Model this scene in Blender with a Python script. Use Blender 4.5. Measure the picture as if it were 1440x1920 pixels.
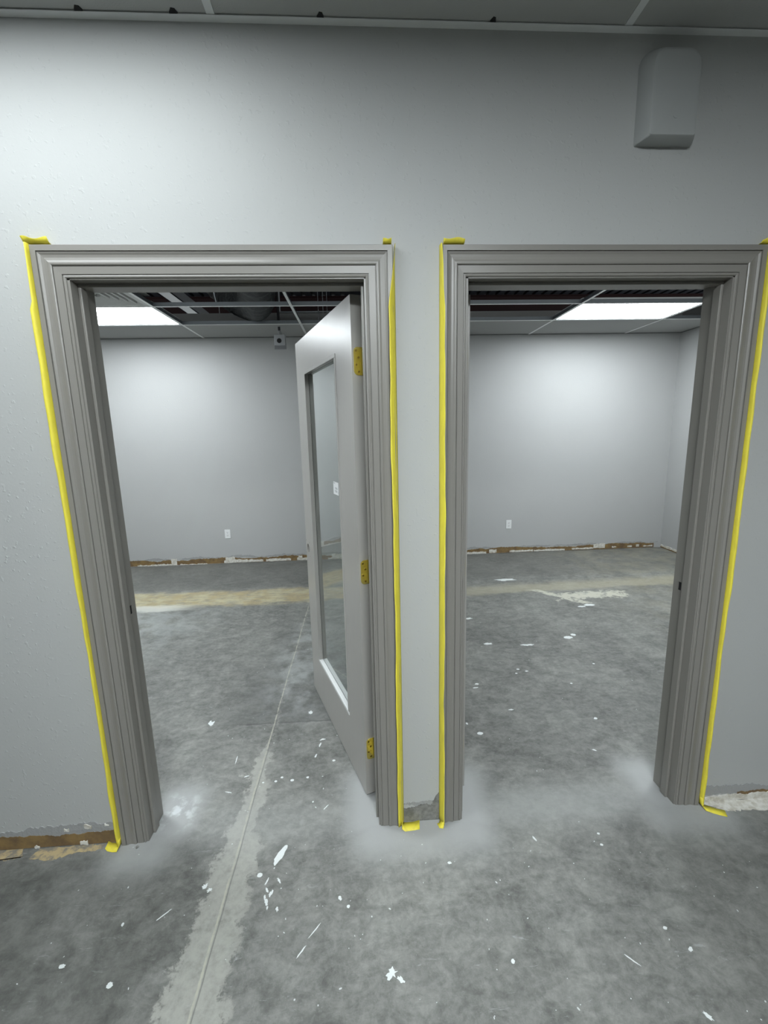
import bpy, bmesh, math, random
from mathutils import Matrix, Vector
random.seed(7)
for o in list(bpy.data.objects): bpy.data.objects.remove(o)
SC = bpy.context.scene
COL = SC.collection
PI = math.pi

# ------------------------------------------------------------------ camera
CAM_LOC = Vector((0.0, -1.557, 1.636))
YAW, PITCH, ROLL, FPX = 0.0534, -0.1815, -0.0228, 813.85
fw = Vector((math.sin(YAW)*math.cos(PITCH), math.cos(YAW)*math.cos(PITCH), math.sin(PITCH)))
r0 = Vector((math.cos(YAW), -math.sin(YAW), 0)); u0 = r0.cross(fw)
rt = r0*math.cos(ROLL) + u0*math.sin(ROLL); up = -r0*math.sin(ROLL) + u0*math.cos(ROLL)
cd = bpy.data.cameras.new('camera'); cam = bpy.data.objects.new('camera', cd); COL.objects.link(cam)
m = Matrix((rt, up, -fw)).transposed().to_4x4(); m.translation = CAM_LOC
cam.matrix_world = m
cd.sensor_fit = 'HORIZONTAL'; cd.sensor_width = 36; cd.lens = FPX/1440*36
cd.clip_start = 0.02; cd.clip_end = 60
SC.camera = cam

# ------------------------------------------------------------------ world, exposure, lamp power
W = bpy.data.worlds.new('world'); SC.world = W; W.use_nodes = True
bg = W.node_tree.nodes['Background']; bg.inputs[0].default_value = (0.60, 0.63, 0.62, 1); bg.inputs[1].default_value = 0.95
SC.view_settings.view_transform = 'Standard'; SC.view_settings.look = 'None'
SC.view_settings.gamma = 1; SC.view_settings.use_curve_mapping = False
SC.view_settings.exposure = 0.0
HALL_LAMP = 12.0      # radiance of the corridor light panels
HALL_FAR = 74.0
ROOM_LAMP_L = 20.5
ROOM_LAMP_R = 26.0

# ------------------------------------------------------------------ node helper
class Sk:
    """a socket with arithmetic, to write shader maths briefly"""
    def __init__(s, M, sock): s.M = M; s.k = sock
    def _b(s, op, o, rev=False):
        a, b = (o, s) if rev else (s, o)
        return s.M.math(op, a, b)
    def __add__(s, o): return s._b('ADD', o)
    __radd__ = __add__
    def __sub__(s, o): return s._b('SUBTRACT', o)
    def __rsub__(s, o): return s._b('SUBTRACT', o, True)
    def __mul__(s, o): return s._b('MULTIPLY', o)
    __rmul__ = __mul__
    def __truediv__(s, o): return s._b('DIVIDE', o)
    def __neg__(s): return s*-1
class Mat:
    def __init__(s, name, color=(.5, .5, .5), rough=.5, metal=0, spec=.5):
        s.m = bpy.data.materials.new(name); s.m.use_nodes = True
        s.t = s.m.node_tree; s.n = s.t.nodes; s.b = s.n['Principled BSDF']
        s.b.inputs['Base Color'].default_value = (*color, 1); s.b.inputs['Roughness'].default_value = rough
        s.b.inputs['Metallic'].default_value = metal; s.b.inputs['Specular IOR Level'].default_value = spec
    def put(s, sock, v):
        if isinstance(v, Sk): s.t.links.new(v.k, sock)
        elif isinstance(v, (tuple, list)): sock.default_value = (*v, 1) if len(v) == 3 and len(sock.default_value) == 4 else v
        else: sock.default_value = v
    def math(s, op, a, b=0.0, c=None, clamp=False):
        n = s.n.new('ShaderNodeMath'); n.operation = op; n.use_clamp = clamp
        s.put(n.inputs[0], a); s.put(n.inputs[1], b)
        if c is not None: s.put(n.inputs[2], c)
        return Sk(s, n.outputs[0])
    def abs(s, a): return s.math('ABSOLUTE', a)
    def max(s, a, b): return s.math('MAXIMUM', a, b)
    def min(s, a, b): return s.math('MINIMUM', a, b)
    def exp(s, a): return s.math('EXPONENT', a)
    def sstep(s, v, lo, hi, a=0.0, b=1.0):
        n = s.n.new('ShaderNodeMapRange'); n.interpolation_type = 'SMOOTHSTEP'
        s.put(n.inputs[0], v); n.inputs[1].default_value = lo; n.inputs[2].default_value = hi
        n.inputs[3].default_value = a; n.inputs[4].default_value = b
        return Sk(s, n.outputs[0])
    def pos(s):
        g = s.n.new('ShaderNodeNewGeometry'); return Sk(s, g.outputs['Position'])
    def xyz(s, p):
        n = s.n.new('ShaderNodeSeparateXYZ'); s.put(n.inputs[0], p); return [Sk(s, o) for o in n.outputs]
    def comb(s, x, y, z):
        n = s.n.new('ShaderNodeCombineXYZ')
        for i, v in enumerate((x, y, z)): s.put(n.inputs[i], v)
        return Sk(s, n.outputs[0])
    def noise(s, p, scale=5, detail=4, rough=.55, dist=0):
        n = s.n.new('ShaderNodeTexNoise'); s.put(n.inputs['Vector'], p)
        n.inputs['Scale'].default_value = scale; n.inputs['Detail'].default_value = detail
        n.inputs['Roughness'].default_value = rough; n.inputs['Distortion'].default_value = dist
        return Sk(s, n.outputs['Fac'])
    def mapping(s, p, scale=(1, 1, 1), rot=(0, 0, 0), loc=(0, 0, 0)):
        n = s.n.new('ShaderNodeMapping'); s.put(n.inputs[0], p)
        n.inputs['Scale'].default_value = scale; n.inputs['Rotation'].default_value = rot; n.inputs['Location'].default_value = loc
        return Sk(s, n.outputs[0])
    def mix(s, f, a, b):
        n = s.n.new('ShaderNodeMix'); n.data_type = 'RGBA'
        s.put(n.inputs[0], f); s.put(n.inputs[6], a); s.put(n.inputs[7], b)
        return Sk(s, n.outputs[2])
    def scale(s, c, f):
        n = s.n.new('ShaderNodeVectorMath'); n.operation = 'SCALE'
        s.put(n.inputs[0], c); s.put(n.inputs[3], f); return Sk(s, n.outputs[0])
    def bump(s, h, strength=.3, dist=.001):
        n = s.n.new('ShaderNodeBump'); n.inputs['Strength'].default_value = strength; n.inputs['Distance'].default_value = dist
        s.put(n.inputs['Height'], h); s.t.links.new(n.outputs[0], s.b.inputs['Normal'])
    def base(s, c): s.put(s.b.inputs['Base Color'], c)
    def rough(s, v): s.put(s.b.inputs['Roughness'], v)

# ------------------------------------------------------------------ materials
def paint_wall(name, col):
    M = Mat(name, col, .5, spec=.25); p = M.pos()
    a = M.noise(p, 95, 3, .6); spk = M.sstep(M.noise(p, 60, 2, .5), .60, .74)
    M.bump(a*.45 + spk*.9, .5, .0011)
    big = M.noise(p, 1.7, 3)
    M.base(M.mix(M.sstep(big, .3, .7, 0, .25), col, tuple(c*.93 for c in col)))
    return M.m
m_wall = paint_wall('grey_wall_paint', (.43, .438, .428))
m_wall_room = paint_wall('grey_room_wall_paint', (.42, .424, .420))

def trim_mat(name, col, rough=.33, grain=False):
    M = Mat(name, col, rough, spec=.5); p = M.pos()
    if grain:
        g = M.noise(M.mapping(p, (320, 320, 9)), 1, 3, .6)
        M.bump(g, .035, .0003); M.rough(M.sstep(g, .3, .7, rough-.02, rough+.03))
    else:
        g = M.noise(p, 160, 2, .5); M.bump(g, .18, .0004)
    return M.m
TRIM = (.222, .212, .192)
m_trim = trim_mat('satin_taupe_trim_paint', TRIM, .36)
m_door = trim_mat('satin_taupe_paint_lit', (.32, .310, .288), .30, True)  # same paint as the trim, colour lightened to stand for light on the doors
m_bead_white = Mat('white_glazing_bead', (.62, .63, .62), .4).m  # lighter than the other beads, used along the bottom of the glass
m_angle_shadow = Mat('shadow_dark_angle', (.06, .062, .065), .6).m  # room wall angles coloured dark to stand for the shadow gap
m_white = Mat('white_plastic', (.72, .73, .73), .35).m
m_dark = Mat('dark_recess', (.012, .012, .013), .8).m
m_teewhite = Mat('white_tee_metal', (.78, .80, .80), .4).m
m_teeup = Mat('galvanised_tee_web', (.22, .24, .26), .45, .6).m
M = Mat('ceiling_tile_board', (.33, .335, .33), .9); p_ = M.pos(); M.bump(M.noise(p_, 240, 3), .5, .001); m_tile = M.m
M = Mat('corridor_tile_board', (.45, .46, .45), .9); p_ = M.pos(); M.bump(M.noise(p_, 240, 3), .5, .001); m_tile_hall = M.m
m_brass = Mat('polished_brass', (.97, .82, .22), .22, .9).m
m_screw = Mat('brass_screw', (.30, .22, .06), .4, 1).m
M = Mat('painted_brass', (.42, .37, .17), .45, .35); m_brass_dull = M.m
# tape
M = Mat('yellow_masking_tape', (.74, .63, .055), .6); p_ = M.pos()
M.base(M.mix(M.sstep(M.noise(M.mapping(p_, (1, 1, .25)), 60, 3), .35, .75, 0, .5), (.78, .68, .06), (.60, .50, .06)))
M.bump(M.noise(M.mapping(p_, (1, 1, .3)), 300, 2), .4, .0005)
M.b.inputs['Transmission Weight'].default_value = 0.0
m_tape = M.m
# torn drywall
M = Mat('torn_brown_paper', (.20, .13, .055), .9); p_ = M.pos()
M.base(M.mix(M.sstep(M.noise(p_, 14, 4, .6), .3, .7), (.235, .155, .06), (.13, .085, .045)))
M.bump(M.noise(p_, 130, 3), .6, .001); m_brown = M.m
M = Mat('exposed_plaster_white', (.60, .58, .52), .85); p_ = M.pos()
M.base(M.mix(M.sstep(M.noise(p_, 40, 4, .6), .35, .7), (.66, .65, .60), (.45, .42, .35))); M.bump(M.noise(p_, 90, 4), .7, .002); m_plaster = M.m
M = Mat('grey_bare_base', (.20, .20, .185), .85); p_ = M.pos()
M.base(M.mix(M.sstep(M.noise(p_, 30, 4, .6), .35, .7), (.24, .24, .225), (.13, .13, .12))); M.bump(M.noise(p_, 70, 4), .7, .002); m_greybase = M.m
M = Mat('torn_grey_paint_edge', (.31, .315, .31), .7); p_ = M.pos(); M.bump(M.noise(p_, 60, 4), .9, .004); m_peel = M.m
m_spot = Mat('white_paint_drip', (.62, .65, .64), .5).m
M = Mat('tan_adhesive', (.40, .31, .17), .85); p_ = M.pos()
M.base(M.mix(M.sstep(M.noise(p_, 28, 5, .65), .42, .6), (.42, .33, .18), (.20, .185, .15))); m_adhesive = M.m
# glass
M = Mat('door_glass', (.93, .98, .96), .015); M.b.inputs['Transmission Weight'].default_value = 1; M.b.inputs['IOR'].default_value = 1.5
m_glass = M.m
# plenum
m_deck = Mat('dark_roof_deck', (.020, .025, .036), .7).m
m_joist = Mat('red_primer_steel', (.030, .008, .010), .6).m
m_galv = Mat('galvanised_steel', (.50, .53, .56), .35, .7).m
m_black = Mat('black_iron', (.03, .03, .035), .5).m
M = Mat('grey_duct_wrap', (.075, .080, .082), .5, .3); p_ = M.pos(); M.bump(M.noise(p_, 22, 5, .65), 1, .05); m_duct = M.m
m_box = Mat('cast_grey_box', (.34, .35, .36), .45, .3).m
m_vent = Mat('vent_painted_steel', (.50, .51, .50), .45).m
def lamp_mat(name, strength, col=(.90, .965, 1.0)):
    mm = bpy.data.materials.new(name); mm.use_nodes = True; t = mm.node_tree
    for n in list(t.nodes): t.nodes.remove(n)
    e = t.nodes.new('ShaderNodeEmission'); o = t.nodes.new('ShaderNodeOutputMaterial')
    e.inputs[0].default_value = (*col, 1); e.inputs[1].default_value = strength
    t.links.new(e.outputs[0], o.inputs[0]); return mm

# concrete floor
def floor_mat():
    M = Mat('worn_concrete', (.2, .2, .2), .6, spec=.35); P = M.pos(); x, y, z = M.xyz(P)
    n1 = M.noise(P, 2.2, 6, .62, .6); n2 = M.noise(P, 9, 6, .65, .8); n3 = M.noise(P, 42, 5, .65, .4)
    n4 = M.noise(M.mapping(P, (1, 1.9, 1), (0, 0, .75)), 10, 7, .72, .6)
    n5 = M.noise(P, 170, 3, .6)
    v = M.sstep(n1, .34, .66)*.26 + M.sstep(n2, .36, .64)*.27 + M.sstep(n4, .38, .64)*.27 + M.sstep(n3, .34, .66)*.20
    c = M.mix(v, (.070, .072, .066), (.265, .268, .248))
    c = M.mix(M.sstep(n5, .55, .78, 0, .22), c, (.36, .37, .36))
    c = M.mix(M.sstep(n5, .42, .24, 0, .30), c, (.06, .062, .06))
    side_dark = M.max(M.sstep(x + (n1 - .5)*1.2, -.55, -1.15)*M.sstep(y, .05, -.12), M.sstep(x - y*.6 + (n1 - .5)*1.2, 1.15, 1.8)*M.sstep(y, .0, -.2)*.55)
    c = M.mix(side_dark*.42, c, (.055, .056, .050))  # corridor floor made darker toward its left and right sides
    # pale scuffs and light haze
    sc = M.sstep(M.noise(M.mapping(P, (1, 4, 1), (0, 0, -.4)), 13, 5, .75, 1.5), .60, .74, 0, .5)
    c = M.mix(sc, c, (.36, .38, .37))
    # darker slab beyond the cross seam in the left room
    nz = M.noise(P, 5, 5, .6)
    jag = (M.noise(P, 24, 3) - .5)*.012
    seam_in = M.sstep(y + jag, .718, .724)*M.sstep(y, 2.2, .9)*M.sstep(x, -.95, -.70)*M.sstep(x, .2, .0)
    c = M.mix(seam_in*.38, c, (.07, .072, .07))
    seam = M.sstep(M.abs(y - .72 + jag), .006, .001)*M.sstep(x, -.80, -.66)*M.sstep(x, .15, .0)
    c = M.mix(seam*.6, c, (.05, .05, .05))
    # milky residue beside the joint, left room beyond the seam
    mist = M.sstep(M.abs(x + .45), .34, .02)*M.sstep(y, .6, 1.0)*M.sstep(y, 2.3, 1.8)*M.sstep(nz, .40, .62)
    c = M.mix(mist*.55, c, (.36, .375, .37))
    # smeared patching compound along the joint
    wob = (M.noise(P, 13, 6, .7) - .5)*.20 + (M.noise(P, 4.5, 3) - .5)*.13
    xc = x + .535 + wob + M.sstep(y, -.05, .3)*.0
    halfw = M.sstep(y, -1.3, -.35, .05, .085)*M.sstep(y, .10, -.12, .62, 1)*M.sstep(y, .62, .30, 0, 1)
    pm = M.sstep(halfw - M.abs(xc) + (M.noise(P, 45, 4, .7) - .5)*.03, -.012, .012)
    pt = M.sstep(M.noise(P, 26, 5, .7), .25, .62, .45, .95)
    c = M.mix(pm*pt*.80, c, (.36, .36, .325))
    # the joint filler itself
    jx = M.abs(x + .5385 + (M.noise(P, 3, 2) - .5)*.014)
    jw = M.sstep(jx + (M.noise(P, 60, 3) - .5)*.006, .0048, .0022)*M.sstep(y, 2.55, 2.35)
    c = M.mix(jw*M.sstep(M.noise(P, 20, 3), .3, .6, .15, .8), c, (.40, .385, .32))
    jd = M.sstep(M.abs(x + .530 + (M.noise(P, 3, 2) - .5)*.014), .003, .001)*M.sstep(y, 1.2, .2)
    c = M.mix(jd*.55, c, (.10, .10, .095))
    # ochre band of old adhesive, left room
    ye = (M.noise(M.mapping(P, (.6, 1, 1)), 4.5, 5, .65) - .5)*.30
    left = M.sstep(x, .20, .14)
    yb = M.sstep(y + ye, 2.52, 2.62)*M.sstep(y + ye, 3.02, 2.90)*left
    c = M.mix(yb*M.sstep(M.noise(M.mapping(P, (1, 4, 1)), 8, 6, .7), .32, .62, .30, .85), c, M.mix(M.sstep(nz, .4, .6), (.47, .42, .26), (.40, .325, .17)))
    wb = M.sstep(y + ye*.6, 2.44, 2.50)*M.sstep(y + ye*.6, 2.66, 2.58)*M.sstep(x, -1.5, -2.0)
    c = M.mix(wb*.8, c, (.52, .52, .47))
    mil = M.sstep(y, 1.2, 2.2)*M.sstep(y, 2.6, 2.4)*M.sstep(x, -1.1, -1.9)*M.sstep(nz, .35, .6)
    c = M.mix(mil*.4, c, (.36, .38, .38))
    # right room: faint ochre band, white smear, darker far strip
    right = M.sstep(x, .20, .26)
    slope = y - (x - 1.1)*.035
    yr = M.sstep(slope + ye*.7, 2.50, 2.58)*M.sstep(slope + ye*.7, 2.86, 2.70)*right
    c = M.mix(yr*.42, c, (.42, .385, .27))
    sm = (M.noise(P, 12, 5, .7) - .5)
    d1 = M.sstep(M.max(M.abs(x - 2.25 + sm*.5) - .33, M.abs(y - 2.42 + sm*.35) - .07), .03, -.01)
    d2 = M.sstep(M.max(M.abs(x - 1.95 + (y - 2.4)*.9 + sm*.2) - .05, M.abs(y - 2.42) - .20), .02, -.02)
    c = M.mix(M.max(d1, d2)*.85*M.sstep(M.noise(P, 16, 4), .3, .5), c, (.50, .49, .41))
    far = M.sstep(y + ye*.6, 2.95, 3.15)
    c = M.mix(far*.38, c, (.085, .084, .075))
    # warm tan at the right edge of the right room, far
    c = M.mix(M.sstep(x, 2.0, 3.2)*M.sstep(nz, .35, .65)*.30, c, (.30, .28, .20))
    # overspray dust of trim paint around the casings
    def halo(cx, cy, hx, hy, r, k=1.0):
        dx = M.max(M.abs(x - cx) - hx, 0.0); dy = M.max(M.abs(y - cy) - hy, 0.0)
        return M.exp((dx*dx + dy*dy)*(-1.0/(r*r)))*k
    w2 = (M.noise(P, 6, 3) - .5)*.35
    h = halo(-.93, .05, .05, .10, .085, .75)
    h = M.max(h, halo(-.86, .14, .02, .06, .10, .95))
    h = M.max(h, halo(.10, -.01, .10, .04, .10, .85))
    h = M.max(h, halo(.00, .13, .03, .10, .10, .9))
    h = M.max(h, halo(.33, -.01, .10, .04, .10, .85))
    h = M.max(h, halo(.42, .12, .02, .10, .11, .9))
    h = M.max(h, halo(1.30, .12, .02, .08, .10, .9))
    h = M.max(h, halo(1.36, -.02, .12, .03, .09, .75))
    h = M.max(h, halo(.85, .06, .60, .02, .10, .42))
    h = M.max(h, halo(-.45, .06, .60, .02, .10, .22))
    hm = M.math('MULTIPLY', h, 1.15 + w2, clamp=True)
    c = M.mix(hm, c, (.335, .342, .335))
    wsp = M.sstep(M.noise(P, 16, 4, .6), .48, .66)*halo(-.855, .15, .02, .03, .055, .9)
    c = M.mix(wsp, c, (.55, .58, .58))
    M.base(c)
    M.rough(M.sstep(n2, .3, .7, .50, .72) + hm*.12)
    M.bump(n3*.5 + n5*.35 - jd*.8 - seam*.6 + pm*.15, .38, .003)
    return M.m
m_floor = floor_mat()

# ------------------------------------------------------------------ mesh builder
class MB:
    def __init__(s): s.v = []; s.f = []
    def add(s, vs, fs):
        n = len(s.v); s.v += [tuple(v) for v in vs]; s.f += [tuple(n+i for i in f) for f in fs]; return s
    def box(s, x0, x1, y0, y1, z0, z1):
        return s.add([(x0,y0,z0),(x1,y0,z0),(x1,y1,z0),(x0,y1,z0),(x0,y0,z1),(x1,y0,z1),(x1,y1,z1),(x0,y1,z1)],
                     [(0,3,2,1),(4,5,6,7),(0,1,5,4),(1,2,6,5),(2,3,7,6),(3,0,4,7)])
    def prism(s, pts, off):
        """closed outline pts (3D) pushed by vector off"""
        n = len(pts); a = [Vector(p) for p in pts]; b = [p + Vector(off) for p in a]
        fs = [tuple(range(n)), tuple(range(2*n-1, n-1, -1))] + [(i, n+i, n+(i+1) % n, (i+1) % n) for i in range(n)]
        return s.add(a + b, fs)
    def cyl(s, p0, p1, r0, r1=None, n=16, caps=True):
        r1 = r0 if r1 is None else r1
        p0, p1 = Vector(p0), Vector(p1); d = (p1-p0).normalized()
        a = d.orthogonal().normalized(); b = d.cross(a)
        vs = [p0+(a*math.cos(t)+b*math.sin(t))*r0 for t in (2*PI*i/n for i in range(n))] + \
             [p1+(a*math.cos(t)+b*math.sin(t))*r1 for t in (2*PI*i/n for i in range(n))]
        fs = [(i, (i+1) % n, n+(i+1) % n, n+i) for i in range(n)]
        if caps: fs += [tuple(range(n-1, -1, -1)), tuple(range(n, 2*n))]
        return s.add(vs, fs)
    def tube(s, path, radii, n=20):
        P = [Vector(p) for p in path]; rings = []; a = None
        for i, p in enumerate(P):
            d = (P[min(i+1, len(P)-1)] - P[max(i-1, 0)]).normalized()
            a = (d.orthogonal() if a is None else (a - d*a.dot(d))).normalized(); b = d.cross(a)
            r = radii[i] if isinstance(radii, (list, tuple)) else radii
            rings += [p+(a*math.cos(t)+b*math.sin(t))*r for t in (2*PI*k/n for k in range(n))]
        fs = [(i*n+k, i*n+(k+1) % n, (i+1)*n+(k+1) % n, (i+1)*n+k) for i in range(len(P)-1) for k in range(n)]
        fs += [tuple(range(n-1, -1, -1)), tuple(range((len(P)-1)*n, len(P)*n))]
        return s.add(rings, fs)
    def build(s, name, mat, parent=None, bevel=0, smooth=False, local=False, seg=2):
        me = bpy.data.meshes.new(name); me.from_pydata(s.v, [], s.f); me.materials.append(mat)
        bm = bmesh.new(); bm.from_mesh(me); bmesh.ops.recalc_face_normals(bm, faces=bm.faces)
        if bevel:
            es = [e for e in bm.edges if len(e.link_faces) == 2 and e.calc_face_angle(0) > .5]
            bmesh.ops.bevel(bm, geom=es, offset=bevel, segments=seg, affect='EDGES', profile=.5)
        bm.to_mesh(me); bm.free()
        if smooth:
            for p in me.polygons: p.use_smooth = True
            try: me.set_sharp_from_angle(angle=math.radians(38))
            except Exception: pass
        o = bpy.data.objects.new(name, me); COL.objects.link(o)
        if parent:
            o.parent = parent
            if not local: o.matrix_parent_inverse = world_of(parent).inverted()
        return o
def world_of(o):
    mt = Matrix.LocRotScale(o.location, o.rotation_euler, o.scale)
    return mt if not o.parent else world_of(o.parent) @ o.matrix_parent_inverse @ mt
def tag(o, label=None, cat=None, group=None, kind=None):
    if label: o['label'] = label
    if cat: o['category'] = cat
    if group: o['group'] = group
    if kind: o['kind'] = kind
    return o
def empty(name, loc=(0, 0, 0), rz=0):
    o = bpy.data.objects.new(name, None); COL.objects.link(o); o.location = loc; o.rotation_euler = (0, 0, rz)
    o.empty_display_size = .05; return o
def child(o, parent):
    o.parent = parent; o.matrix_parent_inverse = world_of(parent).inverted()
def struct(mb, name, mat, label, cat, **k): return tag(mb.build(name, mat, **k), label, cat, kind='structure')

# ------------------------------------------------------------------ dimensions
YF, YR = .020, .140            # corridor face and room face of the front wall
OPEN = [(-.916, .034), (.388, 1.327)]     # jamb faces of the two doorways
HEAD = 2.143
BACK, RC = 4.003, 2.784        # rooms: back wall, ceiling height
HC = 2.862                     # corridor ceiling height
XL, XR = -4.2, 4.09
T = .6096

# ------------------------------------------------------------------ shell
fl = MB().add([(-5, -7.2, 0), (5.2, -7.2, 0), (5.2, 9, 0), (-5, 9, 0)], [(0, 1, 2, 3)])
fl.add([(-5, -7.2, -.1), (5.2, -7.2, -.1), (5.2, 9, -.1), (-5, 9, -.1)], [(3, 2, 1, 0)])
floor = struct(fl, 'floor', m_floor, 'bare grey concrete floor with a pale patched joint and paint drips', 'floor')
jt = .018
wf = MB()
wf.box(-5, OPEN[0][0]-jt, YF, YR, 0, 3.05); wf.box(OPEN[0][1]+jt, OPEN[1][0]-jt, YF, YR, 0, 3.05)
wf.box(OPEN[1][1]+jt, 5, YF, YR, 0, 3.05)
for a, b in OPEN: wf.box(a-jt, b+jt, YF, YR, HEAD+jt, 3.05)
wall_front = struct(wf, 'wall_front', m_wall, 'light grey textured wall pierced by the two doorways', 'wall')
wall_back = struct(MB().box(XL-.1, XR+.1, BACK, BACK+.12, 0, 3.06), 'wall_back', m_wall_room, 'grey far wall of the two rooms behind the doorways', 'wall')
wall_right = struct(MB().box(XR, XR+.1, YR, BACK, 0, 3.06), 'wall_right', m_wall_room, 'grey side wall at the right end of the right room', 'wall')
struct(MB().box(XL-.1, XL, YR, BACK, 0, 3.06), 'wall_left', m_wall_room, 'grey side wall at the left end of the left room', 'wall')
struct(MB().box(.150, .270, YR, BACK, 0, 3.06), 'wall_middle', m_wall_room, 'partition wall between the left and right rooms', 'wall')
struct(MB().box(-5, 5, -7.1, -7.0, 0, 3.05), 'wall_rear', m_wall, 'grey corridor wall facing the two doorways', 'wall')
struct(MB().box(-5.1, -5, -7.1, YR, 0, 3.05), 'wall_west', m_wall, 'grey wall closing the corridor at the left', 'wall')
struct(MB().box(5, 5.1, -7.1, YR, 0, 3.05), 'wall_east', m_wall, 'grey wall closing the corridor at the right', 'wall')

# ------------------------------------------------------------------ corridor ceiling
def tee(parent, p0, p1, z, w=.024, h=.038, name='ceiling_tee'):
    """inverted tee bar along x or y: white flange below, galvanised web above"""
    (x0, y0), (x1, y1) = p0, p1
    if abs(x1-x0) > abs(y1-y0):
        fl_ = MB().box(x0, x1, y0-w/2, y0+w/2, z, z+.002); wb = MB().box(x0, x1, y0-.0015, y0+.0015, z+.002, z+h)
        wb.box(x0, x1, y0-.004, y0+.004, z+h-.006, z+h)
    else:
        fl_ = MB().box(x0-w/2, x0+w/2, y0, y1, z, z+.002); wb = MB().box(x0-.0015, x0+.0015, y0, y1, z+.002, z+h)
        wb.box(x0-.004, x0+.004, y0, y1, z+h-.006, z+h)
    f = fl_.build(name, m_teewhite, parent); wb.build('tee_web', m_teeup, f)
    return f
def light_panel(x0, x1, y0, y1, z, strength, label):
    e = tag(empty('ceiling_light', ((x0+x1)/2, (y0+y1)/2, z)), label, 'light', 'recessed light panels')
    fr = MB(); w = .012
    for a in ((x0, x1, y0, y0+w), (x0, x1, y1-w, y1), (x0, x0+w, y0+w, y1-w), (x1-w, x1, y0+w, y1-w)): fr.box(*a, z+.003, z+.05)
    fr.box(x0, x1, y0, y1, z+.05, z+.056)
    fr.build('light_frame', m_teewhite, e)
    d = MB().box(x0+w, x1-w, y0+w, y1-w, z+.006, z+.010)
    d.build('diffuser', lamp_mat('lit_diffuser_'+str(len(bpy.data.materials)), strength), e)
    return e
hx = [-.397 + 1.2765*k for k in range(-4, 5)]
hy = [-.30 - T*k for k in range(0, 11)]
HLAMP = [(-1.66, 0, HALL_LAMP, 'recessed light panel over the left end of the corridor'), (-.397, 3, HALL_FAR, 'recessed light panel overhead behind the viewer')]
ceil_h = empty('ceiling', (0, -1.5, HC)); tag(ceil_h, 'suspended tile ceiling of the corridor with white tee bars', 'ceiling', kind='structure')
ang = MB().box(-5, 5, YF-.024, YF, HC-.001, HC+.001).box(-5, 5, YF-.0015, YF, HC+.001, HC+.020)
ang.build('wall_angle', m_teewhite, ceil_h)
for gx in hx: tee(ceil_h, (gx, -7.0), (gx, YF-.020), HC+.0015)
for gy in hy: tee(ceil_h, (-5, gy), (5, gy), HC+.001)
rows = [(YF-.003, hy[0])] + [(hy[k], hy[k+1]) for k in range(10)] + [(hy[10], -7.0)]
cols = [(-5, hx[0])] + [(hx[k], hx[k+1]) for k in range(8) if hx[k+1] < 5] + [(max(h for h in hx if h < 5), 5)]
for ri, (ya, yb) in enumerate(rows):
    for (xa, xb) in cols:
        if xb - xa < .05: continue
        lamp = None
        for L in HLAMP:
            if ri == L[1]+1 and xa - .02 < L[0]+.3 < xb: lamp = L
        if lamp: light_panel(xa+.014, xb-.014, yb+.014, ya-.014, HC, lamp[2], lamp[3]); continue
        tl = MB().box(xa+.004, xb-.004, yb+.004, ya-.004, HC+.004, HC+.019).build('ceiling_tile', m_tile_hall, ceil_h)
# dark chips where the tiles meet the wall angle
for cx, s in ((-.775, 1.1), (-.505, 1.1), (-.075, .9), (.45, .8)):
    a = MB().add([(cx-.010*s, YF-.0245, HC-.0005), (cx+.012*s, YF-.0245, HC-.0005), (cx+.008*s, YF-.036, HC+.0030), (cx-.002*s, YF-.038, HC+.0030),
                  (cx-.010*s, YF-.0245, HC+.004), (cx+.012*s, YF-.0245, HC+.004), (cx+.008*s, YF-.036, HC+.004), (cx-.002*s, YF-.038, HC+.004)],
                 [(0,1,2,3),(7,6,5,4),(0,4,5,1),(1,5,6,2),(2,6,7,3),(3,7,4,0)])
    a.build('tile_chip', m_dark, ceil_h)

# ------------------------------------------------------------------ room ceilings
def room_ceiling(xa, xb, xs, ys, label, tiled_cells):
    e = tag(empty('ceiling', ((xa+xb)/2, 2, RC)), label, 'ceiling', kind='structure')
    for (a, b, c, d) in ((xa, xb, BACK-.022, BACK), (xa, xa+.022, YR, BACK), (xb-.022, xb, YR, BACK), (xa, xb, YR, YR+.022)):
        MB().box(a, b, c, d, RC, RC+.002).build('wall_angle', m_angle_shadow, e)
    for gx in xs: tee(e, (gx, YR), (gx, BACK-.01), RC)
    for gy in ys: tee(e, (xa, gy), (xb, gy), RC-.0005)
    X = [xa] + list(xs) + [xb]
    for i in range(len(X)-1):     # strip of tiles along the back wall, cut to size
        MB().box(X[i]+.004, X[i+1]-.004, ys[0]+.003, BACK-.012, RC+.003, RC+.018).build('ceiling_tile', m_tile, e)
    for (x0, x1, y0, y1) in tiled_cells:
        MB().box(x0+.003, x1-.003, y0+.003, y1-.003, RC+.003, RC+.018).build('ceiling_tile', m_tile, e)
    # shadow gap at the wall is painted, as the dark colour of the wall angles
    return e
xsL = [-3.02, -1.80, -.575]; ysL = [3.365, 2.70, 2.075, 1.45, .84]
ceil_l = room_ceiling(XL, .150, xsL, ysL, 'open ceiling grid of the left room with most tiles missing', [])
xsR = [.92, 2.135, 3.36]; ysR = [3.305, 2.695, 2.085, 1.475, .865]
ceil_r = room_ceiling(.270, XR, xsR, ysR, 'open ceiling grid of the right room with most tiles missing', [])
light_panel(xsL[0]+.013, xsL[1]-.013, ysL[1]+.013, ysL[0]-.013, RC, ROOM_LAMP_L, 'bright light panel in the left room ceiling beside the air vent')
light_panel(xsR[1]+.013, xsR[2]-.013, ysR[1]+.013, ysR[0]-.013, RC, ROOM_LAMP_R, 'bright light panel in the right room ceiling near the far corner')
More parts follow.
